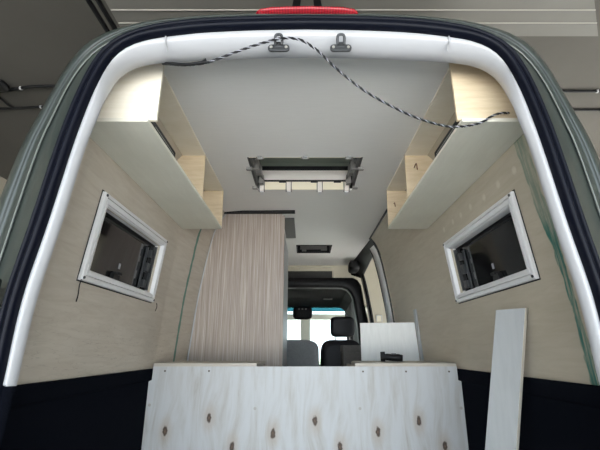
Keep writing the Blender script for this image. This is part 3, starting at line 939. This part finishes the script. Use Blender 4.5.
# ------------------------------------------------------------------ plywood bench front, tops, boards
zp = -.092
pn = empty('plywood_sheet', (0, PY, FLOOR), 'wide knotty plywood sheet standing across the van', 'panel')
bm = B()
prism(bm, [(-.901, PY, FLOOR), (.901, PY, FLOOR), (.901, PY, -.172), (.884, PY, -.166), (.884, PY, zp), (-.884, PY, zp), (-.884, PY, -.166), (-.901, PY, -.172)], (0, .018, 0))
obj('sheet', bm, M['knotty'], pn)
for (px, py) in ((165,371),(209,371),(363,371.5),(406,371.5),(449,371.5)):
    x, z = panel_xz(px, py); bm = B(); cyl(bm, (x, PY, z), (0, -1, 0), .0055, .0015, 12)
    o = obj('screw', bm, M['rust'], pn); o['label'] = 'dark sunk screw along the top edge'
for (px, py) in ((149.5,405),(255,408.5),(360,408.5),(461,408)):
    x, z = panel_xz(px, py); bm = B(); cyl(bm, (x, PY, z), (0, -1, 0), .0085, .002, 14)
    o = obj('screw', bm, M['steel'], pn); o['label'] = 'bright screw head lower on the sheet'

def slab(pts, label):
    bm = pr([(x, y, zp + .0005) for x, y in pts], (0, 0, .018))
    return tag(obj('plywood_board', bm, M['slab'], None, bevel=.001), label, 'board', 'plywood bench tops behind the knotty sheet')
slab([(-.882, PY - .004), (-.282, PY - .004), (-.278, 2.98), (-.868, 2.98)], 'short plywood bench top behind the sheet, in front of the wardrobe')
slab([(.292, PY - .004), (.882, PY - .004), (.864, 2.98), (.34, 2.98), (.30, 2.75)], 'plywood bench top behind the sheet, carrying a black tool')
# carcass under the tops
for s in (-1, 1):
    xa, xb = s * .29, s * .31
    o = obj('support_board', bx(min(xa, xb), max(xa, xb), PY + .018, 2.96, FLOOR, zp), M['slab'])
    tag(o, 'upright plywood board carrying the bench top on the %s of the aisle' % ('left' if s < 0 else 'right'), 'board')

# white board standing behind the right bench top
wb = pr([(.430, 3.2, FLOOR), (.872, 3.2, FLOOR), (.872, 3.2, -.1), (.852, 3.2, .205), (.430, 3.2, .20)], (0, .016, 0))
tag(obj('white_board', wb, M['board'], None, bevel=.001), 'white upright board between right wall and cab, behind the black tool', 'board')
bm = B(); prism(bm, [(.872, 3.13, FLOOR), (.884, 3.13, FLOOR), (.884, 3.13, -.1), (.856, 3.13, .30), (.846, 3.13, .30), (.873, 3.13, -.1)], (0, .06, 0))
tag(obj('edge_board', bm, M['plank'], None), 'thin pale board seen edge-on against the right wall', 'board')

# plank leaning on the right wall
R_t = Vector((.861, 1.59, .157)); R_b = Vector((.676, 1.675, FLOOR))
th = math.radians(50); wv = Vector((math.cos(th), -math.sin(th), 0)) * .115
nv = Vector((math.sin(th), math.cos(th), 0)) * .022
up = (R_t - R_b)
bm = B()
prism(bm, [R_b - wv, R_b, R_t, R_t - wv], nv)
pl = empty('leaning_plank', (.65, 1.72, FLOOR), 'narrow white plank leaning on the right wall in front of the carpet', 'plank')
obj('board', bm, M['plank'], pl, bevel=.001)
bm = B(); prism(bm, [R_b, R_b + wv * .008, R_t + wv * .008, R_t], nv)
o = obj('edge_strip', bm, M['edge'], pl); o['label'] = 'pale cut edge'

# black tool on the right bench top
tl = empty('hand_tool', (.55, 2.72, zp + .018), 'small black hand tool lying on the right bench top', 'tool')
zc = zp + .019
bm = B()
pts_ = [(.505, 2.74, zc + .032), (.53, 2.735, zc + .030), (.565, 2.725, zc + .026), (.60, 2.715, zc + .025), (.628, 2.71, zc + .022)]
tube(bm, pts_, [.016, .021, .022, .024, .020], 14)
obj('grip', bm, M['black'], tl, smooth=True)
bm = B(); tube(bm, [(.492, 2.742, zc + .032), (.520, 2.738, zc + .032)], [.030, .031], 16)
obj('head', bm, M['black'], tl)
bm = B(); box(bm, .555, .585, 2.70, 2.72, zc + .043, zc + .052)
o = obj('switch', bm, M['dark_metal'], tl, bevel=.002)

# ------------------------------------------------------------------ twisted cable over the opening
def un(px, py, Y):
    u = (px - 305) / 400; v_ = (225 - py) / 400
    f = CP - v_ * SP; return Vector((u / f * Y, Y, (SP + v_ * CP) / f * Y))
path = [un(163, 63.5, 1.20), un(172, 64.5, 1.155), un(188, 65, 1.125), un(207, 62.5, 1.112), un(228, 55, 1.100), un(250, 47, 1.092), un(268, 41.5, 1.085), un(279, 38.8, 1.078), un(291, 38.2, 1.084), un(303, 41, 1.088),
        un(318, 51, 1.09), un(338, 70, 1.09), un(365, 91, 1.10), un(395, 108, 1.12), un(420, 119, 1.15), un(445, 126, 1.19), un(462, 126.5, 1.215), un(480, 123, 1.232), un(492, 116, 1.24), un(502, 113, 1.245), un(512, 113.5, 1.275)]
cpath = catmull(path, 14)
cb = empty('twisted_cable', tuple(path[0]), 'black and white twisted cable drooping across the rear opening', 'cable')
# helix strands
def strand(phase, rad=.0021, pitch=.033):
    out = []; s = 0; prev = None; last = None
    for i, p in enumerate(cpath):
        if last is not None: s += (p - last).length
        last = p
        d = (cpath[min(i+1, len(cpath)-1)] - cpath[max(i-1, 0)]).normalized()
        u = Vector((0, -1, 0)); u = (u - d * u.dot(d)).normalized(); w_ = d.cross(u)
        a = phase + 2 * PI * s / pitch
        out.append(p + (u * math.cos(a) + w_ * math.sin(a)) * rad)
    return out
obj('black_strand', tb(strand(0), .0024, 8), M['black'], cb, smooth=True)
obj('black_strand', tb(strand(2.1), .0024, 8), M['black'], cb, smooth=True)
obj('white_strand', tb(strand(4.2), .0019, 8), M['wire_white'], cb, smooth=True)
bm = B(); tube(bm, catmull([path[0], path[1] + Vector((0, -.003, 0)), path[2] + Vector((0, -.003, 0)), path[3] + Vector((0, -.003, 0))], 8), .0055, 8)
o = obj('sleeve', bm, M['black'], cb, smooth=True); o['label'] = 'thicker black sleeve at one end'
obj('branch', tb(catmull([path[3], un(203, 61, 1.106), un(206, 59, 1.102)], 6), .003, 8), M['black'], cb, smooth=True)

# ------------------------------------------------------------------ garage
GC = 1.85
GY0, GY1 = -2.6, 8.0
struct('garage_ceiling', bx(-3.4, 3.4, GY0, GY1, GC, GC + .06), M['g_ceil'], 'dim garage ceiling above the van')
struct('garage_wall_left', bx(-3.46, -3.4, GY0, GY1, -1.5, GC), M['g_wall'], 'cream garage wall beside the van')
# right wall with two made-up window openings, out of view, that light the garage
bm = B()
box(bm, 3.4, 3.46, GY0, 2.6, -1.5, GC); box(bm, 3.4, 3.46, 5.0, 5.4, -1.5, GC); box(bm, 3.4, 3.46, 7.6, GY1, -1.5, GC)
for a, b in ((2.6, 5.0), (5.4, 7.6)): box(bm, 3.4, 3.46, a, b, -1.5, -.5); box(bm, 3.4, 3.46, a, b, 1.2, GC)
struct('garage_wall_right', bm, M['g_wall'])
struct('garage_floor', bx(-3.46, 3.46, GY0, GY1 + .06, -1.55, -1.5), M['g_floor'])
struct('ground', bx(-40, 40, -40, 40, -1.62, -1.56), M['yard'])
# front wall with glazed door / window
WX0, WX1, WZ0, WZ1 = -1.25, 1.22, -.5, .83
bm = B()
box(bm, -3.4, WX0, GY1, GY1 + .08, -1.5, GC); box(bm, WX1, 3.4, GY1, GY1 + .08, -1.5, GC)
box(bm, WX0, WX1, GY1, GY1 + .08, -1.5, WZ0); box(bm, WX0, WX1, GY1, GY1 + .08, WZ1, GC)
struct('garage_wall_front', bm, M['g_wall'])
wn = empty('window_3', (0, GY1, WZ0), 'bright garage window seen through the windscreen', None, None, 'structure')
bm = B()
box(bm, WX0, WX1, GY1 - .01, GY1 + .05, .56, .67)
box(bm, -.085, .10, GY1 - .01, GY1 + .05, WZ0, .56)
box(bm, WX0, WX0 + .06, GY1 - .01, GY1 + .05, WZ0, WZ1); box(bm, WX1 - .06, WX1, GY1 - .01, GY1 + .05, WZ0, WZ1)
box(bm, WX0, WX1, GY1 - .01, GY1 + .05, WZ0, WZ0 + .06); box(bm, WX0, WX1, GY1 - .01, GY1 + .05, WZ1 - .04, WZ1)
obj('window_frame', bm, M['sash'], wn)
bm = B(); vs = [bm.verts.new(p) for p in ((WX0, GY1 + .02, WZ0), (WX1, GY1 + .02, WZ0), (WX1, GY1 + .02, WZ1), (WX0, GY1 + .02, WZ1))]; bm.faces.new(vs)
obj('window_pane', bm, M['clear'], wn)
# side windows, added unseen to let daylight into the garage
for k, (a, b) in enumerate(((2.6, 5.0), (5.4, 7.6))):
    gw = empty('window_%d' % (4 + k), (3.43, (a + b) / 2, -.5), 'added unseen garage window in the right-hand wall to let light in, %s the front wall' % ('farther from' if k == 0 else 'nearer to'), None, None, 'structure')
    bm = B()
    for (ya, yb, za, zb2) in ((a, a + .06, -.5, 1.2), (b - .06, b, -.5, 1.2), (a, b, -.5, -.44), (a, b, 1.14, 1.2), ((a + b) / 2 - .03, (a + b) / 2 + .03, -.5, 1.2)):
        box(bm, 3.39, 3.45, ya, yb, za, zb2)
    obj('window_frame', bm, M['sash'], gw)
    bm = B(); vs = [bm.verts.new(p) for p in ((3.42, a, -.5), (3.42, b, -.5), (3.42, b, 1.2), (3.42, a, 1.2))]; bm.faces.new(vs)
    obj('window_pane', bm, M['clear'], gw)
# socket plate on the front wall
sp_ = empty('wall_socket', (1.45, GY1, .55), 'small white framed plate on the cream wall seen through the side door', 'socket')
bm = B(); box(bm, 1.39, 1.405, GY1 - .02, GY1, .53, .65); box(bm, 1.49, 1.505, GY1 - .02, GY1, .53, .65); box(bm, 1.39, 1.505, GY1 - .02, GY1, .635, .65)
obj('rim', bm, M['white'], sp_)
obj('plate', bx(1.405, 1.49, GY1 - .008, GY1, .53, .635), M['cream'], sp_)
# shrubs outside
def shrub(c, r, label):
    bm = B()
    for k in range(900):
        d = Vector((random.gauss(0, 1), random.gauss(0, 1), random.gauss(0, 1))).normalized() * r * random.uniform(.55, 1)
        d.z *= .8
        p = Vector(c) + Vector((0, 0, r * .8)) + d
        a = Vector((random.uniform(-1, 1), random.uniform(-1, 1), random.uniform(-1, 1))).normalized(); b = a.orthogonal().normalized()
        s_ = .09
        vs = [bm.verts.new(p + a * s_), bm.verts.new(p + b * s_ * .5), bm.verts.new(p - a * s_), bm.verts.new(p - b * s_ * .5)]
        bm.faces.new(vs)
    t = empty('shrub', c, label, 'shrub', 'shrubs outside the garage window')
    obj('foliage', bm, M['leaf'], t)
    obj('stem', tb([c, (c[0], c[1], c[2] + r)], .04, 8), M['rust'], t)
shrub((-.75, 15, -1.56), 1.05, 'green shrub outside the window, beside the wardrobe edge')
shrub((1.3, 19, -1.56), .85, 'small green shrub outside the window, behind the headrest')

# sectional door parked overhead
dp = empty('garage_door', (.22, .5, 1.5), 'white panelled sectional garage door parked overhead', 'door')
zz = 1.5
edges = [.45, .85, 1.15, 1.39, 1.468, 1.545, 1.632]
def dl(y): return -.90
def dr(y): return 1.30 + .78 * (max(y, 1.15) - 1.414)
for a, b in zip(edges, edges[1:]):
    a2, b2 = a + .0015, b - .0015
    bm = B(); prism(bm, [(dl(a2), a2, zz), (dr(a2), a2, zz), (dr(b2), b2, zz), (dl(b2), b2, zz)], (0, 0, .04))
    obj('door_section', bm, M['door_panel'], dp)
for yy in (1.468, 1.545):
    bm = B(); tube(bm, [(dl(yy) + .005, yy, zz - .001), (1.30 + .78 * (yy - 1.414), yy, zz - .001)], .0028, 6)
    o = obj('joint_strip', bm, M['door_line'], dp); o['label'] = 'pale joint line'
# guide rails
for k, (a, b) in enumerate((((-.990, .45, zz), (-.986, 1.66, zz)), ((-.950, .45, zz + .006), (-.946, 1.66, zz + .006)))):
    a, b = Vector(a), Vector(b)
    bm = B(); d = (b - a).normalized(); n_ = Vector((d.y, -d.x, 0))
    prism(bm, [a, a + n_ * .014, a + n_ * .014 + Vector((0, 0, .02)), a + Vector((0, 0, .02))], b - a)
    tag(obj('guide_rail', bm, M['black']), ('outer' if k == 0 else 'inner') + ' dark guide rail along the edge of the overhead garage door', 'rail')
# dark bracket above the brake lamp
br = empty('hanging_bracket', (.02, 1.25, 1.38), 'black two legged bracket hanging from the garage door above the brake light', 'bracket')
for sd in (-1, 1):
    a = un(308 + sd * 12 - 1, 13, 1.34); b = un(307 + sd * 8.5, -9, 1.25)
    bm = B(); prism(bm, [a + Vector((-.017, 0, 0)), a + Vector((.018, 0, 0)), b + Vector((.014, 0, 0)), b + Vector((-.014, 0, 0))], (0, .012, .015))
    obj('leg', bm, M['black'], br)
obj('plate', bx(-.05, .065, 1.20, 1.25, 1.36, 1.497), M['black'], br)

# cables and conduits under the garage ceiling
def ceil_cable(pts, r, label, mt='black', clips=()):
    c = empty('ceiling_cable', tuple(pts[0]), label, 'cable', None)
    obj('sheath', tb(catmull(pts, 8), r, 8), M[mt], c, smooth=True)
    for p in clips:
        bm = B(); cyl(bm, Vector(p) + Vector((-.006, 0, 0)), (1, 0, 0), r * 1.35, .012, 10)
        o = obj('clip', bm, M['clip'], c)
    return c
GZ = GC - .012
def gz(px, py):
    u = (px - 305) / 400; v_ = (225 - py) / 400
    f = CP - v_ * SP; up_ = SP + v_ * CP; t = GZ / up_
    return Vector((u * t, f * t, GZ))
ceil_cable([gz(-60, 99), gz(-20, 95), gz(5, 91), gz(22, 88), gz(40, 86.3), gz(75, 86)], .011, 'upper black cable under the garage ceiling, left of the van', clips=(gz(21, 88.2),))
ceil_cable([gz(-60, 109), gz(-20, 109), gz(8, 108.5), gz(18, 108), gz(40, 107), gz(60, 107)], .010, 'lower black cable under the garage ceiling, left of the van', clips=(gz(41, 107),))
ceil_cable([gz(-20, 92), gz(-2, 97), gz(8, 105), gz(14, 108)], .009, 'short looping black cable joining the lower cable left of the van')
bm = B(); pillow(bm, tuple(gz(-1, 83) - Vector((0, 0, .02))), .12, .12, .06, .7)
tag(obj('junction_box', bm, M['black'], None, smooth=True), 'black round junction box under the garage ceiling above the cables', 'box')
ceil_cable([gz(560, 91.3), gz(580, 91.3), gz(596, 91.3), gz(640, 91.3)], .010, 'upper black conduit under the garage ceiling, right of the van', clips=(gz(597, 91.3),))
ceil_cable([gz(572, 110), gz(590, 110), gz(640, 110)], .010, 'lower black conduit under the garage ceiling, right of the van')

# ------------------------------------------------------------------ light
wd = bpy.data.worlds.new('World'); S.world = wd; wd.use_nodes = True
t = wd.node_tree; bg = t.nodes['Background']
bg.inputs[0].default_value = (0.76, 0.89, 1.0, 1); bg.inputs[1].default_value = 2.2
sun = bpy.data.lights.new('sun', 'SUN'); so = bpy.data.objects.new('sun', sun); COL.objects.link(so)
sun.energy = 20.0; sun.angle = math.radians(.6); sun.color = (1.0, .97, .93)
so.rotation_euler = (math.radians(-18), math.radians(38), 0)    # shines across the yard behind the garage and in through the added right-hand windows

# ------------------------------------------------------------------ camera
cam = bpy.data.cameras.new('Camera'); co = bpy.data.objects.new('Camera', cam); COL.objects.link(co)
cam.sensor_width = 36; cam.lens = 36 * 400 / 600.0
cam.clip_start = .02; cam.clip_end = 200
cam.shift_x = -5 / 600
co.rotation_euler = (PI/2 + math.radians(17.35), 0, 0)
co.location = (0, 0, 0)
ROOTS.append(co)
S.camera = co
for o in ROOTS:
    o.location.z += LIFT

S.view_settings.view_transform = 'Standard'
S.view_settings.look = 'None'
S.view_settings.gamma = 1
S.view_settings.exposure = 1.2
S.view_settings.use_curve_mapping = False
S.cycles.use_denoising = True
S.cycles.max_bounces = 10
S.cycles.diffuse_bounces = 6
S.cycles.transparent_max_bounces = 12
